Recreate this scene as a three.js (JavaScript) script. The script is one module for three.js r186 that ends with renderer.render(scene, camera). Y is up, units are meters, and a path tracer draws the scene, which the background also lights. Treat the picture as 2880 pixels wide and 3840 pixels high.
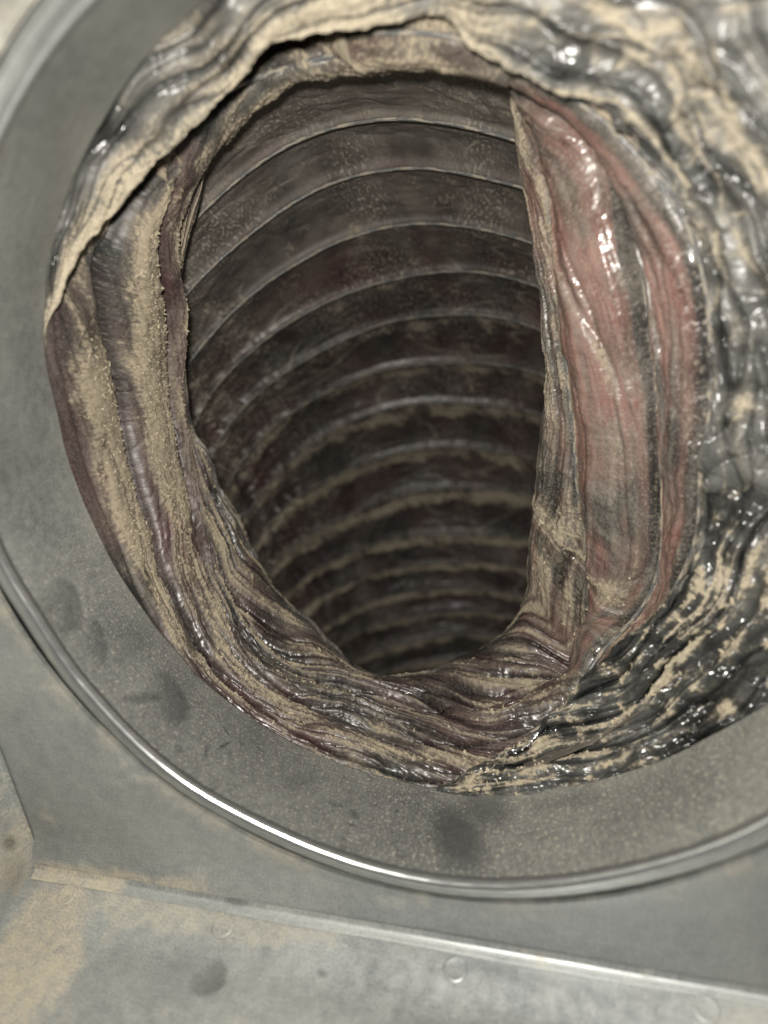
import * as THREE from 'three';
import { mergeGeometries } from 'three/addons/utils/BufferGeometryUtils.js';

// ------------------------------------------------------------------ camera, lamps, exposure
// lengths below are in collar radii (0.1 m); U turns them into metres
const U = 0.1;
const scene = new THREE.Scene();
scene.background = new THREE.Color(0.012, 0.0125, 0.0125);
const camera = new THREE.PerspectiveCamera(71.92, 0.75, 0.005, 20);
const EYE = new THREE.Vector3(0.3562, 0.5071, 1.2436);
const RIGHT = new THREE.Vector3(0.96334, -0.09585, -0.25057), UP = new THREE.Vector3(-0.00811, 0.92316, -0.38432), BACK = new THREE.Vector3(0.26815, 0.37226, 0.88855);
camera.matrixAutoUpdate = true;
camera.quaternion.setFromRotationMatrix(new THREE.Matrix4().makeBasis(RIGHT, UP, BACK));
camera.position.copy(EYE).multiplyScalar(U);
camera.focus = 2.3 * U; camera.userData.fStop = 6;
scene.add(camera);
const renderer = new THREE.WebGLRenderer({ antialias: true });
renderer.setSize(768, 1024);
renderer.toneMapping = THREE.LinearToneMapping;
renderer.toneMappingExposure = 1;
renderer.shadowMap.enabled = true;

// the phone's flash, a few centimetres up and left of its lens
const flash = new THREE.PointLight(0xfffaf2, 0.222, 0, 2);
flash.position.copy(EYE.clone().addScaledVector(RIGHT, -0.08).addScaledVector(UP, 0.2).multiplyScalar(U));
flash.castShadow = true; flash.shadow.radius = 0.25; flash.name = 'flash'; scene.add(flash);

// ------------------------------------------------------------------ helpers
const { clamp, lerp } = THREE.MathUtils;
const ss = (a, b, x) => { const t = clamp((x - a) / (b - a), 0, 1); return t * t * (3 - 2 * t); };
const TAU = Math.PI * 2, DEG = Math.PI / 180;
function rng(seed) { let s = seed >>> 0; return () => { s = (s + 0x6d2b79f5) >>> 0; let t = Math.imul(s ^ (s >>> 15), 1 | s); t = (t + Math.imul(t ^ (t >>> 7), 61 | t)) ^ t; return ((t ^ (t >>> 14)) >>> 0) / 4294967296; }; }
const PERM = new Uint8Array(1024), GX = new Float32Array(256), GY = new Float32Array(256), VAL = new Float32Array(256);
{ const r = rng(11); const p = [...Array(256).keys()]; for (let i = 255; i > 0; i--) { const j = Math.floor(r() * (i + 1)); [p[i], p[j]] = [p[j], p[i]]; } for (let i = 0; i < 1024; i++) PERM[i] = p[i & 255]; for (let i = 0; i < 256; i++) { const a = r() * TAU; GX[i] = Math.cos(a); GY[i] = Math.sin(a); VAL[i] = r(); } }
function noise(x, y, s = 0) {                                            // gradient noise, about -0.75 to 0.75
  x += s * 17.13; y += s * 9.71;
  const xf = Math.floor(x), yf = Math.floor(y), X = xf & 255, Y = yf & 255, u = x - xf, v = y - yf;
  const a = PERM[X] + Y, b = PERM[X + 1] + Y, i0 = PERM[a], i1 = PERM[b], i2 = PERM[a + 1], i3 = PERM[b + 1];
  const U_ = u * u * u * (u * (u * 6 - 15) + 10), V_ = v * v * v * (v * (v * 6 - 15) + 10);
  const n0 = GX[i0] * u + GY[i0] * v, n1 = GX[i1] * (u - 1) + GY[i1] * v, n2 = GX[i2] * u + GY[i2] * (v - 1), n3 = GX[i3] * (u - 1) + GY[i3] * (v - 1);
  const m0 = n0 + (n1 - n0) * U_, m1 = n2 + (n3 - n2) * U_;
  return (m0 + (m1 - m0) * V_) * 1.35;
}
const white = (x, y) => VAL[PERM[(PERM[x & 255] + y) & 1023] ^ PERM[(x >> 8) + 3 * (y >> 8) & 255]];
function fbm(x, y, o = 4, s = 0) { let t = 0, a = 0.55; for (let i = 0; i < o; i++) { t += a * noise(x, y, s + i * 3.7); x *= 2.03; y *= 2.03; a *= 0.52; } return t; }
const ridge = (x, y, s) => { const n = 1 - Math.abs(noise(x, y, s)) * 2; return n * n * Math.sign(n); };   // sharp crests

const crease = (x, y, s, w = 0.07) => Math.exp(-Math.abs(noise(x, y, s)) / w);                                   // narrow folds along the zero lines
function facet(x, y, s = 0) {                                            // flat triangles meeting in sharp creases, -1 to 1: crumpled film
  x += s * 13.7; y += s * 7.9; const wx = 0.35 * noise(x * 0.7, y * 0.7, 3), wy = 0.35 * noise(x * 0.7, y * 0.7, 4); x += wx; y += wy;
  const k = (x + y) * 0.36602540378, i = Math.floor(x + k), j = Math.floor(y + k), u = x + k - i, v = y + k - j;
  const H = (p, q) => VAL[PERM[(PERM[p & 255] + q) & 1023]] * 2 - 1, a = H(i, j & 255), c = H(i + 1, (j + 1) & 255);
  return u > v ? a * (1 - u) + H(i + 1, j & 255) * (u - v) + c * v : a * (1 - v) + H(i, (j + 1) & 255) * (v - u) + c * u;
}
const toS = (v) => { v = clamp(v, 0, 1); return Math.round(255 * (v <= 0.0031308 ? 12.92 * v : 1.055 * Math.pow(v, 1 / 2.4) - 0.055)); };
// fills a colour map, a roughness / metalness map and a bump map from f(u, v, px, out); out = [r, g, b, roughness, bump, metalness]
function maps(W, H, f, wrap = THREE.ClampToEdgeWrapping) {
  const c = new Uint8Array(W * H * 4), q = new Uint8Array(W * H * 4), b = new Uint8Array(W * H * 4), o = [0, 0, 0, 1, 0.5, 0];
  for (let y = 0; y < H; y++) for (let x = 0; x < W; x++) {
    o[4] = 0.5; o[5] = 0;
    f((x + 0.5) / W, (y + 0.5) / H, x, y, o);
    const i = (y * W + x) * 4;
    c[i] = toS(o[0]); c[i + 1] = toS(o[1]); c[i + 2] = toS(o[2]); c[i + 3] = 255;
    q[i] = 0; q[i + 1] = clamp(o[3], 0, 1) * 255; q[i + 2] = clamp(o[5], 0, 1) * 255; q[i + 3] = 255;
    b[i] = b[i + 1] = b[i + 2] = clamp(o[4], 0, 1) * 255; b[i + 3] = 255;
  }
  const tex = (d, srgb) => { const t = new THREE.DataTexture(d, W, H, THREE.RGBAFormat); t.magFilter = THREE.LinearFilter; t.minFilter = THREE.LinearFilter; t.wrapS = t.wrapT = wrap; if (srgb) t.colorSpace = THREE.SRGBColorSpace; t.needsUpdate = true; return t; };
  return { map: tex(c, true), roughnessMap: tex(q), metalnessMap: undefined, q, bumpMap: tex(b) };
}
function mat(name, m, o = {}) {
  const { map, roughnessMap, bumpMap } = m;
  const r = new THREE.MeshPhysicalMaterial({ map, roughnessMap, bumpMap, roughness: 1, metalness: o.metal ? 1 : 0, ...(o.metal ? { metalnessMap: roughnessMap } : {}), bumpScale: o.bump ?? 0.0005, side: THREE.DoubleSide, ...(o.extra ?? {}) });
  r.name = name; return r;
}
const shadow = (m) => { m.castShadow = m.receiveShadow = true; return m; };
function part(name, geometry, material, parent) { const m = shadow(new THREE.Mesh(geometry, material)); m.name = name; parent.add(m); return m; }
function thing(name, label, category, o = new THREE.Group()) { o.name = name; o.userData = { label, category }; scene.add(o); return o; }
// regular grid surface: P(i, j, out) gives the points (in collar radii)
function gridGeometry(nu, nv, P, closed = false) {
  const pos = new Float32Array(nu * nv * 3), uv = new Float32Array(nu * nv * 2), idx = new Uint32Array((nu - 1) * (nv - 1) * 6), o = [0, 0, 0];
  for (let i = 0; i < nu; i++) for (let j = 0; j < nv; j++) { const k = i * nv + j; P(i, j, o); pos[k * 3] = o[0] * U; pos[k * 3 + 1] = o[1] * U; pos[k * 3 + 2] = o[2] * U; uv[k * 2] = i / (nu - 1); uv[k * 2 + 1] = j / (nv - 1); }
  let n = 0;
  for (let i = 0; i < nu - 1; i++) for (let j = 0; j < nv - 1; j++) { const a = i * nv + j, b = a + nv; idx[n++] = a; idx[n++] = b; idx[n++] = a + 1; idx[n++] = b; idx[n++] = b + 1; idx[n++] = a + 1; }
  const g = new THREE.BufferGeometry();
  g.setAttribute('position', new THREE.BufferAttribute(pos, 3)); g.setAttribute('uv', new THREE.BufferAttribute(uv, 2)); g.setIndex(new THREE.BufferAttribute(idx, 1));
  g.computeVertexNormals();
  return g;
}
function tubeAlong(points, r, closed = false, seg = 6) {
  const c = new THREE.CatmullRomCurve3(points.map((p) => new THREE.Vector3(p[0], p[1], p[2]).multiplyScalar(U)), closed, 'centripetal');
  return new THREE.TubeGeometry(c, points.length * 2, r * U, seg, closed);
}
// ------------------------------------------------------------------ sheet metal: box and collar
function table(pairs, x) { for (let i = 0; i < pairs.length - 1; i++) if (x <= pairs[i + 1][0]) { const t = ss(pairs[i][0], pairs[i + 1][0], x); return lerp(pairs[i][1], pairs[i + 1][1], t); } return pairs[pairs.length - 1][1]; }
const END_R = [[0, 1.05], [113, 1.053], [133, 1.052], [150, 1.06], [162, 1.056], [176, 1.035], [190, 1.031], [205, 1.036], [215, 1.045], [225, 1.062], [247, 1.066], [266, 1.06], [281, 1.053], [303, 1.042], [312, 1.036], [322, 1.044], [360, 1.05]];
const RIM_R = [[0, 1], [116, 1], [132, 0.999], [187, 1.0], [199, 0.989], [210, 0.996], [229, 1.008], [246, 0.998], [271, 1.006], [296, 0.997], [316, 1.005], [360, 1]];
const endR = (deg) => table(END_R, ((deg % 360) + 360) % 360), rimR = (deg) => table(RIM_R, ((deg % 360) + 360) % 360);
const COLLAR_Z = -0.3556, BOX_LEFT = -1.2394, BOX_FLOOR = -1.2333;

// galvanised steel under a film of dust; dust 0..1, x and y in collar radii
function steel(o, x, y, dust, rubOrShade, tan = 0, px = 0, py = 0) {
  const cloud = fbm(x * 3, y * 3, 4, 1), fine = fbm(x * 34, y * 34, 3, 2), grain = noise(x * 230, y * 230, 3), brush = noise(x * 14, y * 260, 5);
  const wg = white(px, py) - 0.5, k = 1 + 0.13 * cloud + 0.07 * fine + 0.22 * grain + 0.09 * brush + 0.28 * wg;
  let d = clamp(dust + 0.3 * cloud + 0.12 * fine + 0.3 * grain, 0, 1) * (1 - rubOrShade);
  const t = tan > 0 ? clamp(tan * (0.75 + 0.5 * fine + 0.5 * grain + 0.4 * wg) + 0.25 * tan * fbm(x * 16, y * 16, 3, 6), 0, 1) : 0;
  const r = lerp(0.348, 0.362, d) * k, g = lerp(0.364, 0.37, d) * k, b = lerp(0.368, 0.336, d) * k;
  const f = 1 - 0.52 * rubOrShade;
  o[0] = lerp(r * f, 0.48 * k, t * 0.5); o[1] = lerp(g * f, 0.375 * k, t * 0.5); o[2] = lerp(b * f, 0.21 * k, t * 0.5);
  o[3] = clamp(0.4 + 0.3 * d + 0.25 * t + 0.1 * fine - 0.06 * rubOrShade, 0.2, 0.95);
  o[4] = 0.5 + 0.25 * fine * d + 0.25 * grain * d + 0.1 * brush;
  o[5] = clamp(0.72 - 0.45 * d - 0.5 * t, 0.05, 0.9); if (dust < 0.3) { const q = (0.3 - dust) / 0.3; o[3] = lerp(o[3], 0.3, 0.5 * q); }
}
const blob = (x, y, cx, cy, rx, ry, turn = 0, soft = 0.5) => { const c = Math.cos(turn), s = Math.sin(turn), u = ((x - cx) * c + (y - cy) * s) / rx, v = (-(x - cx) * s + (y - cy) * c) / ry; return 1 - ss(1 - soft, 1 + soft, Math.hypot(u, v)); };

// a crescent mark: sharp on the side that turn points to, fading away from it
const crescent = (x, y, cx, cy, rx, ry, turn) => { const c = Math.cos(turn), s = Math.sin(turn), u = ((x - cx) * c + (y - cy) * s) / rx, v = (-(x - cx) * s + (y - cy) * c) / ry; return (1 - ss(0.72, 1.05, Math.hypot(u, v))) * ss(-1.0, 0.8, u); };
const collarMaps = maps(2048, 256, (u, v, px, py, o) => {
  const deg = 105 + u * 225, z = COLLAR_Z + v * 0.3456, x = deg * DEG, w = 0.012 * fbm(x * 9, z * 9, 3, 7);
  const bl = (d, zz, rx, rz, turn = 0, soft = 0.45) => blob(x + w, z + w, d * DEG, zz, rx, rz, turn, soft);
  let rubOrShade = Math.max(0.8 * crescent(x + w, z + w, 199.2 * DEG, -0.09, 0.075, 0.085, -0.9), 0.55 * crescent(x + w, z + w, 206 * DEG, -0.11, 0.055, 0.08, -0.9), 0.75 * crescent(x + w, z + w, 220.8 * DEG, -0.18, 0.088, 0.10, -0.7), 0.6 * bl(218.2, -0.12, 0.012, 0.085, 0.5, 0.6), 0.9 * bl(272.6, -0.15, 0.06, 0.13, -0.35, 0.6), 0.75 * bl(275.4, -0.29, 0.065, 0.09, -0.35, 0.7), 0.8 * bl(232, -0.235, 0.014, 0.004, 0.5, 0.6), 0.8 * bl(232.8, -0.18, 0.005, 0.03, 0.3, 0.6), 0.7 * bl(231, -0.12, 0.005, 0.02, -0.3, 0.6), 0.7 * bl(238, -0.25, 0.016, 0.003, 0.3, 0.6), 0.7 * bl(256.5, -0.11, 0.014, 0.006, 0.2, 0.6), 0.7 * bl(256, -0.16, 0.018, 0.01, 0.7, 0.7), 0.35 * bl(211, -0.25, 0.05, 0.06, 0, 0.8), 0.4 * bl(288, -0.29, 0.08, 0.03, 0, 0.8), 0.35 * bl(246, -0.2, 0.03, 0.05, 0.6, 0.8));  // first two crescents paint dent shading into the colour; the others are rubbed dust
  rubOrShade = Math.max(rubOrShade, 0.5 * ss(0.72, 0.85, fbm(x * 16, z * 22, 3, 61) + 0.42) * ss(205, 225, deg) * ss(300, 270, deg));                     // little scuffs
  steel(o, x * 1.03, z, 0.32 + 0.22 * ss(250, 300, deg) + 0.25 * ss(0.3, 0, v) * ss(0.2, 0.6, fbm(x * 5, 3, 3) + 0.5), rubOrShade * 0.66, 0, px, py);
  // pale specks of settled dust, thickest low on the right
  const n = noise(x * 190, z * 190, 21), n2 = noise(x * 95, z * 95, 22), pl = ss(170, 205, deg) * 0.5 + 0.5 * ss(240, 290, deg);
  const sp = Math.max(ss(0.36, 0.5, n), ss(0.45, 0.54, n2)) * pl * (1 - rubOrShade);
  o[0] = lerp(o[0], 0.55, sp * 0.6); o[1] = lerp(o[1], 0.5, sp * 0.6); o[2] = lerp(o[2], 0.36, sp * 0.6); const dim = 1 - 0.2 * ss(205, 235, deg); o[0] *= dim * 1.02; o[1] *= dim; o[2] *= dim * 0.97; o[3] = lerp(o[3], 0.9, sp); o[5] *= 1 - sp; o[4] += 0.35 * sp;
}, THREE.MirroredRepeatWrapping);
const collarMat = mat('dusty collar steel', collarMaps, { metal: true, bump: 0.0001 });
const collar = thing('round_collar', 'round grey sheet metal collar with a beaded rim around the flexible duct mouth', 'duct collar');
{
  const sect = (nu, prof, at) => gridGeometry(nu, prof.length, (i, j, o) => { const d = 105 + 360 * i / (nu - 1), a = d * DEG, [dr, z] = at(prof[j], d); o[0] = Math.cos(a) * dr; o[1] = Math.sin(a) * dr; o[2] = z; });
  const fix = (g, vOf) => { const uv = g.attributes.uv; for (let i = 0; i < uv.count; i++) { uv.setX(i, uv.getX(i) * 360 / 225); if (vOf) uv.setY(i, vOf(uv.getY(i))); } return g; };
  const wallProf = [...Array(24).keys()].map((i) => i / 23);
  const dent = (t, d) => -0.012 * blob(d * DEG, t, 200 * DEG, 0.8, 0.05, 0.16, 0, 0.8) + 0.004 * noise(d * 0.09, t * 1.5, 31) * (1 - t);
  const inner = fix(sect(721, wallProf, (t, d) => [lerp(endR(d), rimR(d), t) - dent(t, d), lerp(COLLAR_Z, -0.02, t)]));
  const lip = fix(sect(721, [0, 1, 2, 3], (t, d) => [endR(d) + [0, 0.002, 0.008, 0.01][t], COLLAR_Z + [0, -0.004, -0.004, 0][t]]), () => 0.02);
  const outer = fix(sect(361, wallProf, (t, d) => [lerp(endR(d), rimR(d), t) + 0.01, lerp(COLLAR_Z, -0.03, t)]));
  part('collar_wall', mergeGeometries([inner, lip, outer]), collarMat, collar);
  const bead = [[0, -0.02], [-0.004, -0.013], [-0.006, -0.005], [-0.004, 0.003], [0.001, 0.009], [0.008, 0.013], [0.016, 0.014], [0.023, 0.011], [0.028, 0.006], [0.031, 0.001], [0.0325, -0.001], [0.036, 0], [0.040, 0.0006], [0.046, 0.0004], [0.053, -0.0006], [0.06, -0.002], [0.067, -0.004], [0.074, -0.006], [0.079, -0.009]];
  const g = gridGeometry(1441, bead.length, (i, j, o) => { const d = 105 + 360 * i / 1440, a = d * DEG, r = rimR(d) + bead[j][0] * (j > 9 ? 0.8 : 0.85) + 0.0008 * noise(d * 0.3, 1, 8); o[0] = Math.cos(a) * r; o[1] = Math.sin(a) * r; o[2] = bead[j][1]; });
  const uv = g.attributes.uv; for (let i = 0; i < uv.count; i++) { uv.setX(i, uv.getX(i) * 24); }
  const rim = maps(512, 64, (u, v, px, py, o) => { const darkBand = ss(0.7, 1, v) * 0.5 + 0.4 * ss(0.02, 0.05, 0.06 - Math.abs(v - 0.56)) + 0.25 * ss(0.58, 0.64, v); const n = noise(u * 8, v * 5, 4), s = noise(u * 8, v * 40, 9); o[0] = 0.5 + 0.06 * n - 0.28 * darkBand; o[1] = 0.51 + 0.06 * n - 0.28 * darkBand; o[2] = 0.5 + 0.05 * n - 0.3 * darkBand; o[3] = 0.24 + 0.05 * s + 0.3 * darkBand; o[5] = 0.85 - 0.5 * darkBand; o[4] = 0.5 + 0.2 * s; }, THREE.RepeatWrapping);  // darker in the groove and towards the outer edge
  part('rim_bead', g, mat('rim steel', rim, { metal: true, bump: 0.00003 }), collar);
  // the lapped seam of the collar
  const seam = gridGeometry(5, 20, (i, j, o) => { const d = 307.4 + [0, 0.02, 0.6, 1.18, 1.2][i] * 4 - 2.4 + 2.4, a = d * DEG, t = j / 19, r = lerp(endR(d), rimR(d), t) - [-0.002, 0.0035, 0.0035, 0.003, -0.002][i]; o[0] = Math.cos(a) * r; o[1] = Math.sin(a) * r; o[2] = lerp(COLLAR_Z + 0.004, -0.022, t); });
  const su = seam.attributes.uv; for (let i = 0; i < su.count; i++) su.setX(i, (307.4 - 105 + su.getX(i) * 4.8) / 225);
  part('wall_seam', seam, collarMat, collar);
}

const box = thing('sheet_metal_box', 'grey galvanised sheet metal duct box with tan dust stains and pressed rivets', 'duct box');
const tanPatch = (x, y, s) => fbm(x * 7, y * 7, 4, s) * 0.9;
const plateMaps = maps(1280, 1280, (u, v, px, py, o) => {
  const x = -1.3 + u * 2.6, y = -1.3 + v * 2.6, r = Math.hypot(x, y);
  let tan = ss(0.03, 0.6, blob(x, y, -0.98, -1.215, 0.36, 0.06, 0.05, 0.7) + tanPatch(x, y, 40) * 0.8 - 0.1) * ss(-1.24, -1.2, y + 0.02);
  tan = Math.max(tan * ss(-0.5, -0.75, x), 0.55 * ss(0.06, 0.0, Math.abs(r - 1.085 - 0.012 * noise(x * 6, y * 6, 44))) * ss(-0.1, 0.4, fbm(x * 9, y * 9, 3, 41) + (x < -0.3 ? 0.35 : 0)));
  tan = Math.max(tan, 0.9 * blob(x, y, -0.655, 0.75, 0.03, 0.02, 0.6), 0.3 * ss(0.0, 0.5, tanPatch(x * 2.5, y * 2.5, 47)) * ss(0.75, 0.85, y), 0.6 * ss(0.012, 0.002, Math.abs(y + 1.005 + 0.33 * (x + 0.4) * 0.25 - 0.01 * noise(x * 15, 2, 45)) ) * ss(-0.45, -0.4, x) * ss(-0.2, -0.26, x));
  const rubOrShade = 0.9 * blob(x, y, -0.62, 0.95, 0.07, 0.05, -0.8, 0.5) + 0.3 * ss(0.2, 0.6, fbm(x * 4, y * 4, 3, 46)) + 0.4 * ss(0.35, 0.8, x);
  const sheenZone = blob(x, y, 0.25, -1.13, 0.3, 0.16, 0.15, 0.9);  // sheen put into the steel: a cleaner, smoother patch for the highlight
  steel(o, x, y, 0.42 - 0.4 * sheenZone, clamp(rubOrShade, 0, 1) * 0.6, tan, px, py);
});
const floorMaps = maps(1280, 768, (u, v, px, py, o) => {
  const x = -1.3 + u * 2.6, z = v * 1.5;
  let tan = ss(0.1, 0.7, blob(x, z, -1.07, 0.24, 0.13, 0.22, -0.25, 0.8) * 1.1 + tanPatch(x, z, 50) * 0.55 - 0.08);
  tan = Math.max(tan, 0.5 * ss(0.05, 0.6, blob(x, z, -0.7, 0.06, 0.32, 0.05, 0, 0.7) + tanPatch(x, z, 51)), 0.3 * blob(x, z, 0.72, 0.08, 0.1, 0.05, 0, 0.8));
  const rubOrShade = Math.max(0.6 * crescent(x, z, -0.56, 0.2, 0.06, 0.055, 0.5), 0.5 * blob(x, z, -0.265, 0.141, 0.012, 0.008, 0, 0.6), 0.35 * ss(0.1, 0.6, fbm(x * 3, z * 3, 3, 52)));
  steel(o, x, z, 0.45 - 0.4 * blob(x, z, 0.25, 0.08, 0.35, 0.2, 0, 0.9), rubOrShade, tan, px, py);  // less dust around the bend, put in to strengthen the highlight
});
const sideMaps = maps(512, 1024, (u, v, px, py, o) => {
  const z = u * 1.5, y = -1.3 + v * 2.6;
  steel(o, z, y, 0.5, 0.8 * Math.max(blob(y, z, -1.045, 0.06, 0.03, 0.018, 0.3, 0.6), 0.5 * blob(y, z, -1.15, 0.09, 0.05, 0.04, 0, 0.8)), 0.75 * ss(0, 0.5, fbm(z * 6, y * 6, 4, 55) + 0.12), px, py);
});
const plateMat = mat('face panel steel', plateMaps, { metal: true, bump: 0.00006 }), floorMat = mat('bottom panel steel', floorMaps, { metal: true, bump: 0.00006 }), sideMat = mat('side panel steel', sideMaps, { metal: true, bump: 0.00006 });
{
  // the face panel: from the collar's hole to its four edges, dished a little, leaning out into the bend at its foot
  const lean = (x, y) => -0.004 + 0.03 * ss(-1.05, -1.25, y) + 0.004 * noise(x * 1.3, y * 1.3, 57);
  const skin = (dz) => gridGeometry(721, 48, (i, j, o) => {
    const a = i / 720 * TAU, c = Math.cos(a), s = Math.sin(a), R = Math.min((c < 0 ? BOX_LEFT : 1.24) / (Math.abs(c) < 1e-6 ? 1e-6 * Math.sign(c || 1) : c), (s < 0 ? BOX_FLOOR : 1.25) / (Math.abs(s) < 1e-6 ? 1e-6 * Math.sign(s || 1) : s)), t = j / 47, q = lerp(1.07, R, t);
    o[0] = c * q; o[1] = s * q; o[2] = lean(o[0], o[1]) * ss(0, 0.25, t) + dz;
  });
  const g = mergeGeometries([skin(0), skin(-0.012)]);
  const p = g.attributes.position, uv = g.attributes.uv; for (let i = 0; i < p.count; i++) uv.setXY(i, (p.getX(i) / U + 1.3) / 2.6, (p.getY(i) / U + 1.3) / 2.6);
  part('face_panel', g, plateMat, box);
  const slab = (w, h2, d, x, y, z, uvf) => { const b = new THREE.BoxGeometry(w * U, h2 * U, d * U, 48, 1, 96); b.translate(x * U, y * U, z * U); const q = b.attributes.position, t = b.attributes.uv; for (let i = 0; i < q.count; i++) { const [a, c] = uvf(q.getX(i) / U, q.getY(i) / U, q.getZ(i) / U); t.setXY(i, a, c); } return b; };
  const fuv = (x, y, z) => [(x + 1.3) / 2.6, z / 1.5], suv = (x, y, z) => [z / 1.5, (y + 1.3) / 2.6];
  const rise = (z) => 0.04 * ss(0.2, 0.0, z);                              // the bottom panel sweeps up a little into its bend
  { const gg = slab(2.5, 0.012, 1.2, 0, BOX_FLOOR - 0.006, 0.594, fuv), q = gg.attributes.position; for (let i = 0; i < q.count; i++) q.setY(i, q.getY(i) + (rise(q.getZ(i) / U) + 0.003 * noise(q.getX(i) / U * 2, q.getZ(i) / U * 2, 58)) * U); gg.computeVertexNormals(); part('bottom_panel', gg, floorMat, box); }
  part('side_panel', slab(0.012, 2.5, 1.2, BOX_LEFT - 0.006, 0, 0.594, suv), sideMat, box);
  // turned-over edges of the face panel: a rounded strip lying on the bottom panel, another on the side panel
  const strip = (len, width, thick, flip) => { const prof = [[0, 0.02], [0.004, 0.008], [0.01, thick], [width - 0.008, thick], [width - 0.003, thick - 0.002], [width, thick * 0.45], [width, 0]]; return [prof, len, flip]; };
  const foot = strip(0, 0.03, 0.0026)[0], N = 80;
  const fg = gridGeometry(N, foot.length, (i, j, o) => { const t = i / (N - 1), x = lerp(BOX_LEFT + 0.012, 1.23, t), w = 1 + 0.12 * noise(t * 9, 1, 3) - 0.35 * ss(0.55, 1, t); o[0] = x; o[2] = foot[j][0] * w + 0.018; o[1] = BOX_FLOOR + rise(o[2]) + 0.001 + foot[j][1] + 0.0012 * noise(t * 14, 4, 4); });
  { const p2 = fg.attributes.position, u2 = fg.attributes.uv; for (let i = 0; i < p2.count; i++) u2.setXY(i, (p2.getX(i) / U + 1.3) / 2.6, (p2.getZ(i) / U + 0.22) / 1.5); }
  part('folded_edge', fg, floorMat, box);
  const sg = gridGeometry(N, foot.length, (i, j, o) => { const t = i / (N - 1); o[1] = lerp(BOX_FLOOR + 0.012, 1.2, t); o[0] = BOX_LEFT + foot[j][1]; o[2] = foot[j][0] * 0.9; });
  { const p2 = sg.attributes.position, u2 = sg.attributes.uv; for (let i = 0; i < p2.count; i++) u2.setXY(i, (p2.getZ(i) / U) / 1.5, (p2.getY(i) / U + 1.3) / 2.6); }
  part('folded_edge', sg, sideMat, box);
  // pressed button rivets
  const rv = new THREE.LatheGeometry([[0, 0.001], [0.014, 0.0012], [0.02, 0.0013], [0.023, 0.0019], [0.026, 0.002], [0.029, 0.0014], [0.031, -0.001]].map(([r, y]) => new THREE.Vector2(r * U, y * U)), 40);
  const rivetSpots = [[-1.082, 0.072], [-0.573, 0.081], [0.066, 0.081], [0.642, 0.068]];
  rivetSpots.forEach(([x, z], i) => { const g2 = rv.clone(), t = g2.attributes.uv, q = g2.attributes.position; for (let k = 0; k < t.count; k++) t.setXY(k, (x + 1.3 + q.getX(k) / U) / 2.6, (z + q.getZ(k) / U) / 1.5); const m = part(i ? 'rivet_' + String(i).padStart(3, '0') : 'rivet', g2, floorMat, box); m.position.set(x * U, (BOX_FLOOR + rise(z) + 0.001) * U, z * U); m.rotation.x = 0.26; });
  { const g2 = rv.clone(); g2.rotateZ(-Math.PI / 2); const t = g2.attributes.uv, q = g2.attributes.position; for (let k = 0; k < t.count; k++) t.setXY(k, (0.041 + q.getZ(k) / U) / 1.5, (-0.929 + 1.3 + q.getY(k) / U) / 2.6); const m = part('rivet_004', g2, sideMat, box); m.position.set(BOX_LEFT * U, -0.929 * U, 0.041 * U); }
}

// ------------------------------------------------------------------ the flexible duct
const duct = thing('flexible_duct', 'crumpled dusty plastic film duct with wire coil and pink insulation inside the metal collar', 'flexible duct');
const FOCAL = 2646.4, CX = 1475, CY = 1390;
// the point of the plane z where the sight line through one place of the photograph meets it (all in collar radii)
const at = (x, y, z, o = [0, 0, 0]) => { const a = (x - 1440) / FOCAL, b = -(y - 1920) / FOCAL, dx = RIGHT.x * a + UP.x * b - BACK.x, dy = RIGHT.y * a + UP.y * b - BACK.y, dz = RIGHT.z * a + UP.z * b - BACK.z, t = (z - EYE.z) / dz; o[0] = EYE.x + dx * t; o[1] = EYE.y + dy * t; o[2] = z; return o; };
const seen = (x, y, z) => { const dx = x - EYE.x, dy = y - EYE.y, dz = z - EYE.z, q = -(dx * BACK.x + dy * BACK.y + dz * BACK.z); return [1440 + FOCAL * (dx * RIGHT.x + dy * RIGHT.y + dz * RIGHT.z) / q, 1920 - FOCAL * (dx * UP.x + dy * UP.y + dz * UP.z) / q]; };
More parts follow.
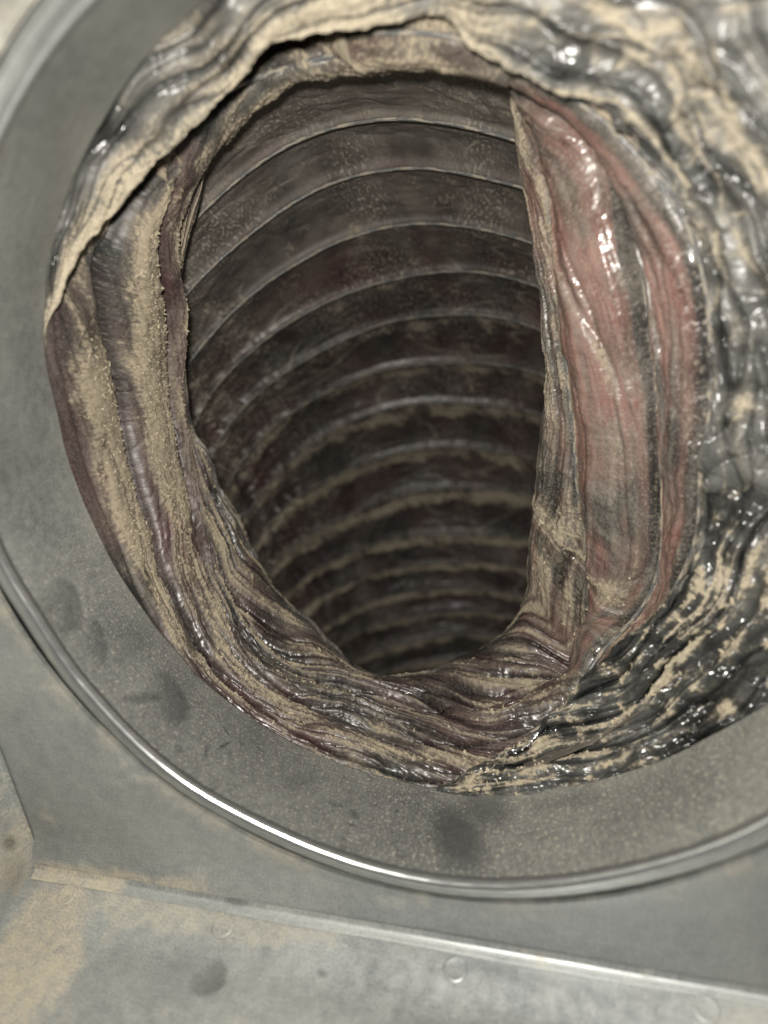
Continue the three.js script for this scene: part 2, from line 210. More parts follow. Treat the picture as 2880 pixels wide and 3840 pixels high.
// sight points of the wire turns, the throat and the flap, each with its depth z
const WIRE_A = [
  [2673, 1280, -0.65], [2655, 1085, -0.65], [2594, 868, -0.65], [2438, 625, -0.65], [2221, 408, -0.66], [2048, 295, -0.68], [1874, 200, -0.68], [1700, 130, -0.66], [1400, 120, -0.66], [1100, 200, -0.97], [486, 738, -0.66], [382, 937, -0.60], [391, 1250, -0.65], [443, 1497, -0.70], [469, 1645, -0.68], [512, 1836, -0.65], [573, 2018, -0.62], [608, 2148, -0.56], [660, 2261, -0.53], [720, 2374, -0.49], [781, 2469, -0.46], [833, 2539, -0.44], [1250, 2830, -0.40], [1600, 2930, -0.40], [1900, 2930, -0.43], [2200, 2850, -0.46], [2450, 2700, -0.47], [2482, 2304, -0.70], [2603, 2061, -0.66], [2647, 1671, -0.65], 
];
const WIRE_B = [
  [2447, 1280, -0.80], [2421, 1042, -0.80], [2386, 868, -0.80], [2360, 694, -0.80], [2317, 538, -0.80], [2204, 382, -0.80], [2048, 286, -0.80], [1874, 226, -0.80], [1700, 170, -0.78], [1400, 170, -0.78], [1250, 200, -0.78], [642, 538, -0.75], [538, 781, -0.75], [590, 1172, -0.95], [608, 1436, -0.96], [642, 1627, -0.94], [668, 1766, -0.91], [703, 1931, -0.84], [738, 2061, -0.78], [764, 2165, -0.71], [807, 2252, -0.68], [859, 2374, -0.61], [911, 2460, -0.57], [972, 2539, -0.54], [1300, 2700, -0.56], [1600, 2780, -0.57], [1900, 2760, -0.58], [2100, 2640, -0.64], [2273, 2426, -0.82], [2377, 2322, -0.80], [2438, 2235, -0.80], [2482, 2105, -0.80], [2490, 1931, -0.80], [2486, 1714, -0.80], [2473, 1497, -0.80], 
];
const WIRE_C = [
  [2117, 1280, -0.93], [2100, 1042, -0.93], [2082, 825, -0.93], [2056, 651, -0.93], [1996, 417, -0.93], [1926, 278, -0.93], [1831, 226, -0.93], [1600, 190, -0.90], [1400, 190, -0.90], [1280, 205, -0.90], [738, 608, -0.94], [625, 868, -0.93], [634, 1215, -1.03], [647, 1454, -1.02], [677, 1610, -1.01], [712, 1766, -0.97], [755, 1905, -0.93], [799, 2044, -0.87], [833, 2191, -0.77], [894, 2287, -0.73], [972, 2391, -0.69], [1068, 2495, -0.66], [1330, 2600, -0.70], [1600, 2660, -0.70], [1850, 2640, -0.69], [2050, 2560, -0.90], [2178, 2530, -0.93], [2213, 2408, -0.93], [2226, 2235, -0.93], [2204, 2018, -0.93], [2178, 1888, -0.93], [2165, 1714, -0.93], [2143, 1454, -0.93], 
];
const THROAT = [
  [2039, 1280, -1.05], [2030, 1085, -1.05], [2013, 955, -1.05], [1987, 825, -1.05], [1961, 694, -1.05], [1943, 564, -1.05], [1926, 434, -1.05], [1909, 347, -1.05], [1857, 286, -1.05], [1787, 234, -1.05], [1614, 208, -1.05], [1440, 174, -1.02], [1302, 195, -1.00], [1059, 286, -0.96], [955, 417, -1.00], [825, 538, -0.94], [738, 764, -1.00], [677, 1042, -1.03], [686, 1280, -1.07], [694, 1454, -1.06], [720, 1627, -1.03], [773, 1714, -1.06], [816, 1844, -1.03], [877, 1940, -1.03], [920, 2044, -0.98], [972, 2122, -0.96], [1024, 2209, -0.92], [1085, 2287, -0.88], [1163, 2356, -0.87], [1233, 2434, -0.82], [1345, 2521, -0.77], [1440, 2543, -0.77], [1614, 2530, -0.82], [1700, 2487, -1.05], [1831, 2426, -1.05], [1926, 2348, -1.05], [1969, 2278, -1.05], [1987, 2148, -1.05], [1996, 2018, -1.05], [2009, 1844, -1.05], [2022, 1697, -1.05], [2039, 1540, -1.05], 
];
const FLAP = [
  [2673, 1280, -0.57], [2664, 1128, -0.57], [2638, 998, -0.57], [2603, 868, -0.57], [2525, 755, -0.57], [2438, 625, -0.57], [2308, 486, -0.57], [2195, 391, -0.57], [2048, 321, -0.54], [1926, 269, -0.54], [1831, 232, -0.54], [1770, 196, -0.54], [1715, 120, -0.54], [1657, 62, -0.54], [1550, 74, -0.53], [1440, 92, -0.53], [1302, 118, -0.53], [1215, 135, -0.52], [1120, 152, -0.52], [1042, 166, -0.51], [985, 205, -0.50], [920, 286, -0.50], [825, 391, -0.50], [694, 529, -0.50], [556, 660, -0.49], [391, 851, -0.46], [286, 990, -0.42], [260, 1042, -0.40], [165, 1259, -0.37], [1614, 2946, -0.37], [1787, 2855, -0.42], [1961, 2760, -0.50], [2221, 2530, -0.58], [2395, 2365, -0.58], [2525, 2217, -0.58], [2603, 2061, -0.58], [2629, 1931, -0.58], [2647, 1671, -0.58], [2673, 1497, -0.58], 
];
// periodic monotone interpolation of a rail in the angle about the throat
function rail(pts, smooth = 8) {
  const P = pts.map(([x, y, z]) => [(Math.atan2(CY - y, x - CX) + TAU) % TAU, Math.hypot(x - CX, y - CY), z]).sort((a, b) => a[0] - b[0]), n = P.length, N = 1440;
  const A = (i) => P[((i % n) + n) % n][0] + Math.floor(i / n) * TAU, V = (i, c) => P[((i % n) + n) % n][c];
  const out = [new Float32Array(N), new Float32Array(N)];
  for (let c = 1; c < 3; c++) {
    const sl = (i) => (V(i + 1, c) - V(i, c)) / (A(i + 1) - A(i)), m = (i) => { const p = sl(i - 1), q = sl(i); return p * q <= 0 ? 0 : 2 * p * q / (p + q); };
    let k = -1;
    for (let i = 0; i < N; i++) {
      const t = i / N * TAU; while (A(k + 1) <= t) k++;
      const h = A(k + 1) - A(k), s = (t - A(k)) / h, s2 = s * s, s3 = s2 * s;
      out[c - 1][i] = (2 * s3 - 3 * s2 + 1) * V(k, c) + (s3 - 2 * s2 + s) * h * m(k) + (-2 * s3 + 3 * s2) * V(k + 1, c) + (s3 - s2) * h * m(k + 1);
    }
  }
  for (let pass = 0; pass < 3; pass++) { const z = out[1].slice(); for (let i = 0; i < N; i++) { let t = 0; for (let j = -smooth * 2; j <= smooth * 2; j++) t += z[(i + j + N) % N]; out[1][i] = t / (smooth * 4 + 1); } }
  return (th) => { const f = (((th / TAU) % 1 + 1) % 1) * N, i = Math.floor(f) % N, j = (i + 1) % N, w = f - Math.floor(f), r = lerp(out[0][i], out[0][j], w); return at(CX + r * Math.cos(th), CY - r * Math.sin(th), lerp(out[1][i], out[1][j], w)); };
}
// the ring where the duct leaves the collar, by the same angle
function ringRail(dr, z) {
  const N = 2880, th = new Float64Array(N + 1), ph = (i) => i / N * TAU;
  for (let i = 0; i <= N; i++) { const r = endR(ph(i) / DEG) + dr, [x, y] = seen(Math.cos(ph(i)) * r, Math.sin(ph(i)) * r, z); th[i] = Math.atan2(CY - y, x - CX); if (i) while (th[i] < th[i - 1] - 1) th[i] += TAU; }
  return (t) => { while (t < th[0]) t += TAU; while (t >= th[N]) t -= TAU; let a = 0, b = N; while (b - a > 1) { const m = (a + b) >> 1; if (th[m] <= t) a = m; else b = m; } const p = ph(a) + (ph(1)) * (t - th[a]) / (th[b] - th[a]), r = endR(p / DEG) + dr; return [Math.cos(p) * r, Math.sin(p) * r, z]; };
}
const mix3 = (a, b, t) => [lerp(a[0], b[0], t), lerp(a[1], b[1], t), lerp(a[2], b[2], t)];
const CR = (p0, p1, p2, p3, t) => { const t2 = t * t, t3 = t2 * t; return 0.5 * (2 * p1 + (p2 - p0) * t + (2 * p0 - 5 * p1 + 4 * p2 - p3) * t2 + (3 * p1 - p0 - 3 * p2 + p3) * t3); };
// a crumpled sheet over rails: th0..th1 along, rails across; height(a, b, th, v) lifts it towards the middle of the duct
function sheet(nu, nv, th0, th1, rails, height) {
  const K = rails.length, base = new Float32Array(nu * nv * 3), A = new Float32Array(nu), B = new Float32Array(nu), segs = K - 1;
  let prev = null, run = 0;
  for (let i = 0; i < nu; i++) {
    const th = lerp(th0, th1, i / (nu - 1)), c = rails.map((r) => r(th));
    let w = 0; for (let k = 0; k < segs; k++) w += Math.hypot(c[k + 1][0] - c[k][0], c[k + 1][1] - c[k][1], c[k + 1][2] - c[k][2]);
    B[i] = w; const mid = c[K >> 1]; if (prev) run += Math.hypot(mid[0] - prev[0], mid[1] - prev[1], mid[2] - prev[2]); prev = mid; A[i] = run;
    for (let j = 0; j < nv; j++) { const s = Math.min(j / (nv - 1) * segs, segs - 1e-6), k = Math.floor(s), f = s - k; for (let d = 0; d < 3; d++) base[(i * nv + j) * 3 + d] = CR(c[Math.max(k - 1, 0)][d], c[k][d], c[k + 1][d], c[Math.min(k + 2, segs)][d], f); }
  }
  for (let pass = 0; pass < 2; pass++) for (let i = 1, q = B.slice(); i < nu - 1; i++) B[i] = (q[i - 1] + q[i] + q[i + 1]) / 3;
  const P = (i, j, d) => base[(clamp(i, 0, nu - 1) * nv + clamp(j, 0, nv - 1)) * 3 + d];
  sheet.run = run;
  let side = 0;                                                            // which way the sheet faces the mouth
  for (let i = 2; i < nu - 2; i += 7) { const j = Math.floor(nv * 0.45), a = [0, 1, 2].map((d) => P(i + 2, j, d) - P(i - 2, j, d)), c = [0, 1, 2].map((d) => P(i, j + 2, d) - P(i, j - 2, d)); side += (a[1] * c[2] - a[2] * c[1]) * (EYE.x - P(i, j, 0)) + (a[2] * c[0] - a[0] * c[2]) * (EYE.y - P(i, j, 1)) + (a[0] * c[1] - a[1] * c[0]) * (EYE.z - P(i, j, 2)); }
  side = Math.sign(side);
  const geo = gridGeometry(nu, nv, (i, j, o) => {
    const ux = P(i + 2, j, 0) - P(i - 2, j, 0), uy = P(i + 2, j, 1) - P(i - 2, j, 1), uz = P(i + 2, j, 2) - P(i - 2, j, 2), vx = P(i, j + 2, 0) - P(i, j - 2, 0), vy = P(i, j + 2, 1) - P(i, j - 2, 1), vz = P(i, j + 2, 2) - P(i, j - 2, 2);
    let nx = uy * vz - uz * vy, ny = uz * vx - ux * vz, nz = ux * vy - uy * vx; const l = Math.hypot(nx, ny, nz) || 1; nx /= l; ny /= l; nz /= l;
    const v = j / (nv - 1), h = height(A[i], v * B[i], lerp(th0, th1, i / (nu - 1)), v);
    const sgn = side; o[0] = P(i, j, 0) + sgn * nx * h; o[1] = P(i, j, 1) + sgn * ny * h; o[2] = P(i, j, 2) + sgn * nz * h;
  });
  return { geo, along: (u) => A[Math.min(nu - 1, Math.round(u * (nu - 1)))], across: (u) => B[Math.min(nu - 1, Math.round(u * (nu - 1)))] };
}
const band = (th, a, b, soft = 12) => { const d = ((th / DEG) % 360 + 360) % 360; const f = (x) => ss(a - soft, a + soft, x) * (1 - ss(b - soft, b + soft, x)); return Math.max(f(d), f(d + 360), f(d - 360)); };  // 1 between the angles a and b (degrees)

// ---- the near liner: from the collar to the throat, folded over its wire turns
const rA = rail(WIRE_A), rB = rail(WIRE_B), rC = rail(WIRE_C), rT = rail(THROAT, 14);
const outward = (p, d, dz) => { const l = Math.hypot(p[0] + 0.2, p[1]) || 1; return [p[0] + (p[0] + 0.2) / l * d, p[1] + p[1] / l * d, p[2] + dz]; };
const nearRails = [ringRail(0.018, COLLAR_Z + 0.02), rA, rB, rC, rT, (t) => outward(rT(t), 0.05, -0.07), (t) => outward(rT(t), 0.2, -0.12)];
const right = (th) => band(th, 298, 428, 10), left = (th) => band(th, 120, 222, 14), low = (th) => band(th, 222, 298, 14);
const fold = (a, b, s) => { const w = 0.085 * noise(a * 1.0, b * 1.4, s) + 0.022 * noise(a * 3, b * 4, s + 1); return b + w; };
function nearFolds(a, b, th, v) {                                        // [folded coordinate, how pleated, deep folds, fine folds, crests]
  const R = right(th), Lo = low(th), T = band(th, 72, 118, 6), q = fold(a, b, 2), dense = (0.3 + 0.7 * ss(0.42, 0.54, v)) * (1 - 0.7 * R) + 0.4 * Lo + 0.2 * R * ss(0.42, 0.56, v);
  return [q, clamp(dense, 0, 1) * (1 - 0.5 * T), crease(a * 0.6, q * 9, 4, 0.045), crease(a * 1.1, q * 22 + 0.6 * noise(a * 3, b * 9, 59), 5, 0.06), ridge(a * 0.8, q * 13, 24), ridge(a * 1.3, q * 34, 60), crease(a * 0.8, q * 36 + 0.7 * noise(a * 2.5, b * 8, 101), 102, 0.05)];
}
// a long slack fold running down the pink wall, from the third turn at the top towards the second
const slack = (th, s) => { const t = ((th / DEG) % 360 + 540) % 360 - 180; return band(th, -40, 62, 6) * (s - lerp(2.15, 2.95, ss(-25, 58, t)) - 0.06 * noise(t * 0.06, 2, 65)); };
function nearHeight(a, b, th, v) {
  const s = v * 6, k = Math.floor(s), f = s - k, R = right(th), L = left(th), Lo = low(th);
  const [q, P, c1, c2, r1, r2, c3] = nearFolds(a, b, th, v), sl = slack(th, s);
  let h = 0;
  if (k === 0) h -= 0.02 * L * Math.exp(-Math.abs(f - 0.36 - 0.1 * noise(a * 1.4, 1, 89)) / 0.025);
  if (k < 4) h += (k === 0 ? 0.022 : k < 3 ? 0.062 : 0.028) * Math.pow(Math.sin(Math.PI * f), 0.5) * (0.75 + 0.5 * noise(a * 0.9, b * 2, 1)) * (1 - 0.3 * Lo) * (1 + 0.6 * L + R * (k === 2 ? 0.75 : k === 1 ? 0.25 : 0));
  const seamLine = k < 3 ? Math.exp(-Math.min(f, 1 - f) / 0.026) * (k === 0 ? ss(0.3, 0.6, f) : 1) : 0; h -= 0.022 * seamLine * (L + Lo * 0.6);
  h += P * (0.016 * facet(a * 1.1, q * 15, 5) + 0.012 * facet(a * 1.8, q * 32, 6) + 0.003 * r2 - 0.022 * c1 - 0.010 * c2 - 0.007 * c3);
  h += (0.009 * facet(a * 6 + 4 * q, b * 12, 7) + 0.008 * facet(a * 14 - 5 * b, b * 22 + a * 4, 8) + 0.0045 * facet(a * 30 + 6 * b, b * 40 - a * 7, 12) - 0.005 * crease(a * 9 + b * 8, b * 13 - a * 3, 26, 0.06) - 0.004 * crease(a * 17 - b * 9, b * 19 + a * 6, 266, 0.06) + 0.002 * ridge(a * 22, b * 26, 7)) * (0.55 + 0.7 * noise(a * 2, b * 3, 8)) * (1 - 0.35 * R);
  h += R * (0.004 * facet(a * 13, b * 8, 9) + 0.0035 * facet(a * 28, b * 22, 14) + 0.008 * facet(a * 1.5, b * 17, 10) + 0.005 * facet(a * 2.6, b * 38, 11) - 0.009 * crease(a * 0.9, b * 9, 27, 0.04)  + 0.0025 * ridge(a * 5, b * 3, 271));
  if (sl) h -= 0.008 * Math.exp(-Math.pow(sl / 0.04, 2)) - 0.004 * Math.exp(-Math.pow((sl - 0.12) / 0.07, 2));
  h += nearDust(a, b, th, v) * (0.004 + lerp(0.0012, 0.003, L) * noise(a * 60, b * 60, 12));
  h -= 0.06 * band(th, 283, 322, 6) * ss(2.3, 1.2, s) * ss(0, 0.6, s);
  h *= 1 - 0.75 * Math.exp(-Math.pow((s - 4) / 0.35, 2));
  return h * ss(0.02, 0.12, v) - (k === 0 ? 0.09 * Math.sin(Math.PI * f) * band(th, -84, 166, 6) : 0);
}
function nearDust(a, b, th, v) {
  const s = v * 6, k = Math.floor(s), f = s - k, R = right(th), L = left(th), Lo = low(th);
  const mid = k === 0 ? Math.exp(-Math.pow((f - 0.69) / 0.25, 4)) : Math.exp(-Math.pow((f - 0.5) / 0.36, 4));
  const big = fbm(a * 4, b * 7, 4, 14), along = fbm(a * 5, b * 26, 3, 15), sp = noise(a * 75, b * 75, 16) * 0.6 + noise(a * 150, b * 150, 13) * 0.7;
  const T = band(th, 72, 118, 6), c = nearFolds(a, b, th, v), sl = slack(th, s);
  let bias = L * (k < 3 ? lerp(-0.32, k < 2 ? 0.72 : 0.12, mid) * ss(-0.7, 0.1, noise(a * 1.6, 3 + k * 5, 17) + 0.1) : 0.0) + Lo * (k < 3 ? -0.05 + 0.14 * mid : 0.06) + R * (k < 1 ? -0.1 : k < 3 ? -0.4 : -0.12) * (1 - T) + T * 0.2;
  if (k < 3) bias -= 0.8 * Math.exp(-Math.min(f, 1 - f) / 0.022) * (L + 0.6 * Lo) * (k === 0 ? ss(0.3, 0.6, f) : 1) ;
  bias += R * (k === 2 ? 1.25 : 0.6) * Math.exp(-Math.pow((f > 0.5 ? 1 - f - 0.05 : 9) / 0.035, 2)) * (k < 3 ? 1 : 0) * ss(-0.5, 0, noise(a * 2.4, k * 7, 66) + 0.1);
  if (sl) bias += 0.42 * Math.exp(-Math.pow((sl - 0.06) / 0.045, 2)) * (0.6 + noise(a * 3, 3, 68)) + 0.22 * Math.exp(-Math.pow((sl - 0.25) / 0.25, 2));
  bias += 0.1 * R * band(th, 30, 75, 14) + 0.3 * R * band(th, 292, 318, 8);
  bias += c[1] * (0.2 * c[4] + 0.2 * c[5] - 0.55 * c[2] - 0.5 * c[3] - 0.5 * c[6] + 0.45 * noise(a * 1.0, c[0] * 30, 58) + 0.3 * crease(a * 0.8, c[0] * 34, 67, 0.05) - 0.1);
  const m = bias + big * 0.5 + along * 0.5 - 0.04; return clamp(0.5 * ss(-0.3, 0.55, m) * (1 + 0.5 * sp) + 0.55 * ss(0.0, 0.34, m - 0.05 + sp * 0.42), 0, 1);
}
// the two ends of the wrapped sheet grow into each other over the last few degrees
const closing = (fn) => (a, b, th, v) => { const w = ss(426, 440, th / DEG); return w ? lerp(fn(a, b, th, v), fn(a - sheet.run, b, th, v), w) : fn(a, b, th, v); };
const near = sheet(1700, 330, 80 * DEG, 440 * DEG, nearRails, closing(nearHeight)), nearDustC = closing(nearDust);
const nearMaps = maps(2048, 768, (u, v, px, py, o) => {
  const th = lerp(80, 440, u) * DEG, a = near.along(u), b = v * near.across(u), s = v * 6, k = Math.floor(s), f = s - k, R = right(th), L = left(th), Lo = low(th);
  const g = white(px, py), d = clamp(nearDustC(a, b, th, v) + 0.55 * R * ss(0.28, 0.5, noise(a * 130, b * 130, 95)) * (0.45 + fbm(a * 4, b * 6, 2, 99)) + 0.3 * ss(0.9, 0.97, g), 0, 1), fine = noise(a * 150, b * 150, 18);
  const fib = noise(a * 5, b * 70, 19) * 0.6 + noise(a * 11, b * 150, 20) * 0.5, pat = fbm(a * 2.2, b * 4, 3, 21);
  const c = nearFolds(a, b, th, v);
  let pink = clamp(R * (k >= 1 && k < 3 ? 0.95 : k === 3 ? 0.5 : 0.35) + L * 0.36 + Lo * 0.22 + pat * 0.9, 0, 1) * (k < 4 ? 1 : 0.2);
  pink *= 1 - R * ss(0.15, 0.06, f) * 0.95 - ss(0.04, 0.015, 1 - f) * 0.5;                           // the film lies over bare wire there
  const glaze = R * ss(-0.1, 0.5, noise(a * 1.6, b * 9, 69) + 0.6 * fbm(a * 6, b * 16, 3, 70)), fibre = 1.15 * fib + 0.25 * noise(a * 1.6, b * 24, 28), shade = fbm(a * 3, b * 9, 3, 29);
  pink = clamp(pink - 0.45 * glaze - R * ss(0.05, 0.45, shade) * 0.75 - 0.2 * R * ss(0.1, 0.5, noise(a * 3, b * 30, 30)), 0, 1);
  const pr = lerp(0.11, 0.215, R), tone = clamp(1 + 0.62 * fibre, 0.2, 2.2);
  let r = lerp(0.03, pr * tone, pink), gg = lerp(0.031, pr * lerp(0.44, 0.53, R) * tone, pink), bb = lerp(0.03, pr * lerp(0.44, 0.45, R) * tone, pink);
  const haze = clamp(0.22 + 0.12 * R + 0.22 * L + 0.7 * fbm(a * 9, b * 12, 3, 22) + 0.55 * (g - 0.5) + 0.4 * noise(a * 3, b * 40, 25) + 0.3 * noise(a * 120, b * 120, 34), 0, 1) * (k >= 3 ? 0.6 : lerp(0.42, 0.7, R)) + 0.18 * glaze;   // thin grey dust on the film; glaze adds painted grey reflections
  r = lerp(r, 0.25, haze); gg = lerp(gg, 0.222, haze); bb = lerp(bb, 0.19, haze);
  const sm = k < 3 ? Math.exp(-Math.min(f, 1 - f) / 0.022) * (L + Lo) : 0, rc = R * Math.max(crease(a * 0.9, b * 9, 27, 0.04), 0.8 * crease(a * 1.2, b * 21, 96, 0.05)), foldShade = 1 - clamp(0.75 * c[1] * Math.max(c[2], c[3] * 0.85, c[6] * 0.8) + 0.7 * sm + 0.35 * rc, 0, 0.9); r *= foldShade; gg *= foldShade; bb *= foldShade;                                 // shade of the folds darkened into the film colour
  const dk = 0.86 + 0.28 * fine + 0.2 * (g - 0.5);
  o[0] = lerp(r, 0.38 * dk, d); o[1] = lerp(gg, 0.322 * dk, d); o[2] = lerp(bb, 0.232 * dk, d);
  o[3] = lerp(0.22 + 0.4 * haze + 0.06 * Lo + 0.16 * L * (k < 3 ? 1 : 0) - 0.08 * R, 0.97, Math.min(1, d * 1.4)); o[4] = 0.5 + 0.18 * fine * d + 0.2 * (g - 0.5) * d + (1 - d) * (0.3 * facet(a * 34, b * 38, 23) + 0.15 * facet(a * 80, b * 70, 24));
});
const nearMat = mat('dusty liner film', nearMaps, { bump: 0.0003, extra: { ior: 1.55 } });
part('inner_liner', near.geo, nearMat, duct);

// ---- the flap: the liner's loose outer fold, hanging over the mouth from the top left round to the bottom right
const FLAP0 = -84 * DEG, FLAP1 = 178 * DEG;
const rF = rail(FLAP, 6), ring2 = ringRail(0.016, COLLAR_Z + 0.02);
const lobes = (t, q) => { const A = ring2(t), B = rF(t), p = mix3(A, B, q), k = Math.hypot(B[0] - A[0], B[1] - A[1]); p[2] -= 0.05 * k * Math.sin(Math.PI * q); return p; };
const flapRails = [ring2, (t) => lobes(t, 0.25), (t) => lobes(t, 0.5), (t) => lobes(t, 0.75), rF, (t) => outward(rF(t), 0.035, -0.025), (t) => outward(rF(t), 0.1, -0.03)];
const fTL = (th) => band(th, 105, 190, 10), fTop = (th) => band(th, 68, 105, 10), fUR = (th) => band(th, 20, 68, 12), fR = (th) => band(th, 335, 380, 12), fBR = (th) => band(th, 265, 335, 12);
function flapWarp(a, b) { return 0.07 * noise(a * 1.5, b * 1.8, 31) + 0.03 * noise(a * 5, b * 4, 32); }
function flapFolds(a, b, th) { const w = flapWarp(a, b), y = b + w; return [w, y, ridge(a * 0.55, y * 7, 33), crease(a * 0.5, y * 8, 133, 0.04), crease(a * 1.0, y * 19 + 0.5 * noise(a * 4, b * 8, 137), 134, 0.05), ridge(a * 1.2, y * 17, 34), crease(a * 5 - b * 6, b * 10 + a * 2, 135, 0.045), crease(a * 9 + b * 8, b * 17 - a * 4, 136, 0.05)]; }
function flapHeight(a, b, th, v) {
  const q = clamp(v * 1.5, 0, 1), end = ss(0, 0.12, q), F = flapFolds(a, b, th), U1 = fUR(th), TL = fTL(th) + fTop(th), BR = fBR(th), R = fR(th);
  let h = 0.006 * F[2] * (TL * 0.5 + BR + R + U1) + (0.019 * facet(a * 1.0, F[1] * 7, 15) + 0.014 * facet(a * 1.9, F[1] * 15, 16)) * (TL * 0.45 + BR + R + U1);
  h -= 0.022 * F[3] * (TL * 0.8 + 0.8 * U1 + R + BR) + 0.012 * F[4] * (0.5 * TL + U1 + R + BR);
  h += (0.017 * facet(a * 4 - b * 3, b * 8 + a * 1.5, 17) + 0.013 * facet(a * 10 + b * 7, b * 16 - a * 5, 18) + 0.009 * facet(a * 22 - b * 9, b * 27 + a * 8, 19) + 0.0035 * facet(a * 46, b * 50, 20) - 0.006 * F[6] - 0.004 * F[7]) * (0.45 * TL + 1.0 * U1 + 0.8 * R + 0.8 * BR);
  h += BR * (0.010 * facet(a * 1.8, F[1] * 28, 37) - 0.008 * crease(a * 1.4, F[1] * 34, 138, 0.06));
  h += flapDust(a, b, th, v) * (0.004 + 0.002 * noise(a * 50, b * 50, 39));
  h += 0.006 * noise(a * 22, 4, 40) * ss(0.85, 1, q) * ss(1.25, 1, v * 1.5);
  return h * end * ss(1.45, 1.1, v * 1.5);
}
function flapDust(a, b, th, v) {
  const q = v * 1.5, F = flapFolds(a, b, th), w = F[0], big = fbm(a * 3.2, F[1] * 8, 4, 42), dia = fbm(a * 10 - b * 4, b * 9 + a * 4, 3, 43), sp = noise(a * 60, b * 60, 44) * 0.6 + noise(a * 140, b * 140, 50) * 0.6;
  const TL = fTL(th), T = fTop(th), U1 = fUR(th), R = fR(th), BR = fBR(th), st = noise(a * 1.4, F[1] * 24, 49), crumb = fbm(a * 11, F[1] * 34, 3, 51);
  const ln = Math.max(crease(a * 1.6, F[1] * 8, 52, 0.07), 0.9 * crease(a * 3 - b * 5, b * 7 + a * 1.5, 53, 0.055), 0.8 * crease(a * 4 + b * 6, b * 9 - a * 2, 54, 0.045)), thin = crease(a * 1.1, F[1] * 26, 56, 0.05);
  const W = clamp(U1 + R, 0, 1);
  let bias = TL * lerp(-0.02, 0.42, ss(0.25, 0.7, q)) + T * 0.3 - U1 * 0.2 - R * 0.34 - BR * 0.15;
  bias += W * (0.5 * ln - 0.06) + 0.14 * F[2] * (U1 + R) + 0.2 * F[2] * BR + 0.12 * F[5] * (U1 + R + BR) - 0.5 * F[3] * (1 - 0.6 * W) - 0.3 * F[4] * (1 - 0.6 * W) - 0.25 * F[6] * 0.5 * TL + 0.45 * thin * BR;
  const m = bias + big * lerp(0.55, 0.22, clamp(W + BR, 0, 1)) + st * 0.45 * (U1 + R + 0.4 * TL + 0.4 * BR) + dia * (0.22 + 0.12 * U1 + 0.3 * BR) + 0.95 * BR * crumb;
  return clamp(lerp(0.5, 0.25, BR) * ss(-0.3, 0.55, m) * (1 + 0.4 * sp) + lerp(0.55, 0.8, BR) * ss(-0.02, 0.3, m - 0.05 + sp * 0.36), 0, 1) * lerp(1, 0.85, W);
}
const flap = sheet(1500, 300, FLAP1, FLAP0, flapRails, flapHeight);
const flapMaps = maps(2048, 640, (u, v, px, py, o) => {
  const th = lerp(FLAP1, FLAP0, u), a = flap.along(u), b = v * flap.across(u), d = flapDust(a, b, th, v), g = white(px, py), fine = noise(a * 140, b * 140, 45);
  const U1 = fUR(th), R = fR(th), BR = fBR(th), TL = fTL(th) + fTop(th);
  const haze = clamp(0.35 * TL + 0.4 * U1 + 0.3 * R + 0.05 * BR + 0.8 * fbm(a * 6, b * 9, 3, 46) + 0.3 * (g - 0.5), 0, 1);
  const FF = flapFolds(a, b, th), creaseShade = 1 - 0.75 * clamp(Math.max(FF[3], 0.8 * FF[4], 0.7 * FF[6] * (U1 + R), 0.6 * FF[7] * (U1 + R)), 0, 1);  // crease shade multiplied into the flap film colour
  let r = lerp(0.028, 0.24, haze) * creaseShade, gg = lerp(0.029, 0.238, haze) * creaseShade, bb = lerp(0.028, 0.222, haze) * creaseShade;
  const dk = 0.88 + 0.24 * fine + 0.14 * (g - 0.5);
  o[0] = lerp(r, 0.44 * dk, d); o[1] = lerp(gg, 0.385 * dk, d); o[2] = lerp(bb, 0.285 * dk, d);
  o[3] = lerp(0.16 + 0.36 * haze, 0.97, Math.min(1, d * 1.5)); o[4] = 0.5 + 0.2 * fine * d + 0.15 * (g - 0.5) * d + (1 - d) * (0.3 * facet(a * 32, b * 36, 47) + 0.15 * facet(a * 75, b * 70, 48));
});
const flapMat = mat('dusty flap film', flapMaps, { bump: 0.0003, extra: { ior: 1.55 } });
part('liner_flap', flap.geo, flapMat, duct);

// ---- the duct beyond the throat: it turns downwards, ribbed by the wire coil
const K0 = -0.6, K1 = 24, PITCH = 0.2038, TUBE_R = 1.05;
const path = []; { let c = [-0.2754, -0.0965, -0.7371]; const dirAt = (k) => { const e = -0.2619 - 0.119 * Math.min(k, 10.4), z = -0.0636 - 0.0007 * k; return [Math.sin(z) * Math.cos(e), Math.sin(e), -Math.cos(z) * Math.cos(e)]; }; const st = 0.05; const d0 = dirAt(0); c = c.map((x, i) => x + d0[i] * PITCH * K0); for (let k = K0; k < K1 + 0.2; k += st) { const d = dirAt(Math.max(k, 0)); path.push([...c, ...d]); c = c.map((x, i) => x + d[i] * PITCH * st); } }
function tubePoint(k, t, r, o = [0, 0, 0]) {
  r += 0.035 * noise(t * 1.4, k * 0.4, 97);
  const f = clamp((k - K0) / 0.05, 0, path.length - 2), i = Math.floor(f), w = f - i, p = path[i], q = path[i + 1];
  const dx = lerp(p[3], q[3], w), dy = lerp(p[4], q[4], w), dz = lerp(p[5], q[5], w); let ux = -dz, uz = dx; const l = Math.hypot(ux, uz) || 1; ux /= l; uz /= l;   // u = d x y
  const vx = -uz * dy, vy = uz * dx - ux * dz, vz = ux * dy, c = Math.cos(t) * r, s = Math.sin(t) * r;
  o[0] = lerp(p[0], q[0], w) + c * ux + s * vx; o[1] = lerp(p[1], q[1], w) + s * vy; o[2] = lerp(p[2], q[2], w) + c * uz + s * vz; return o;
}
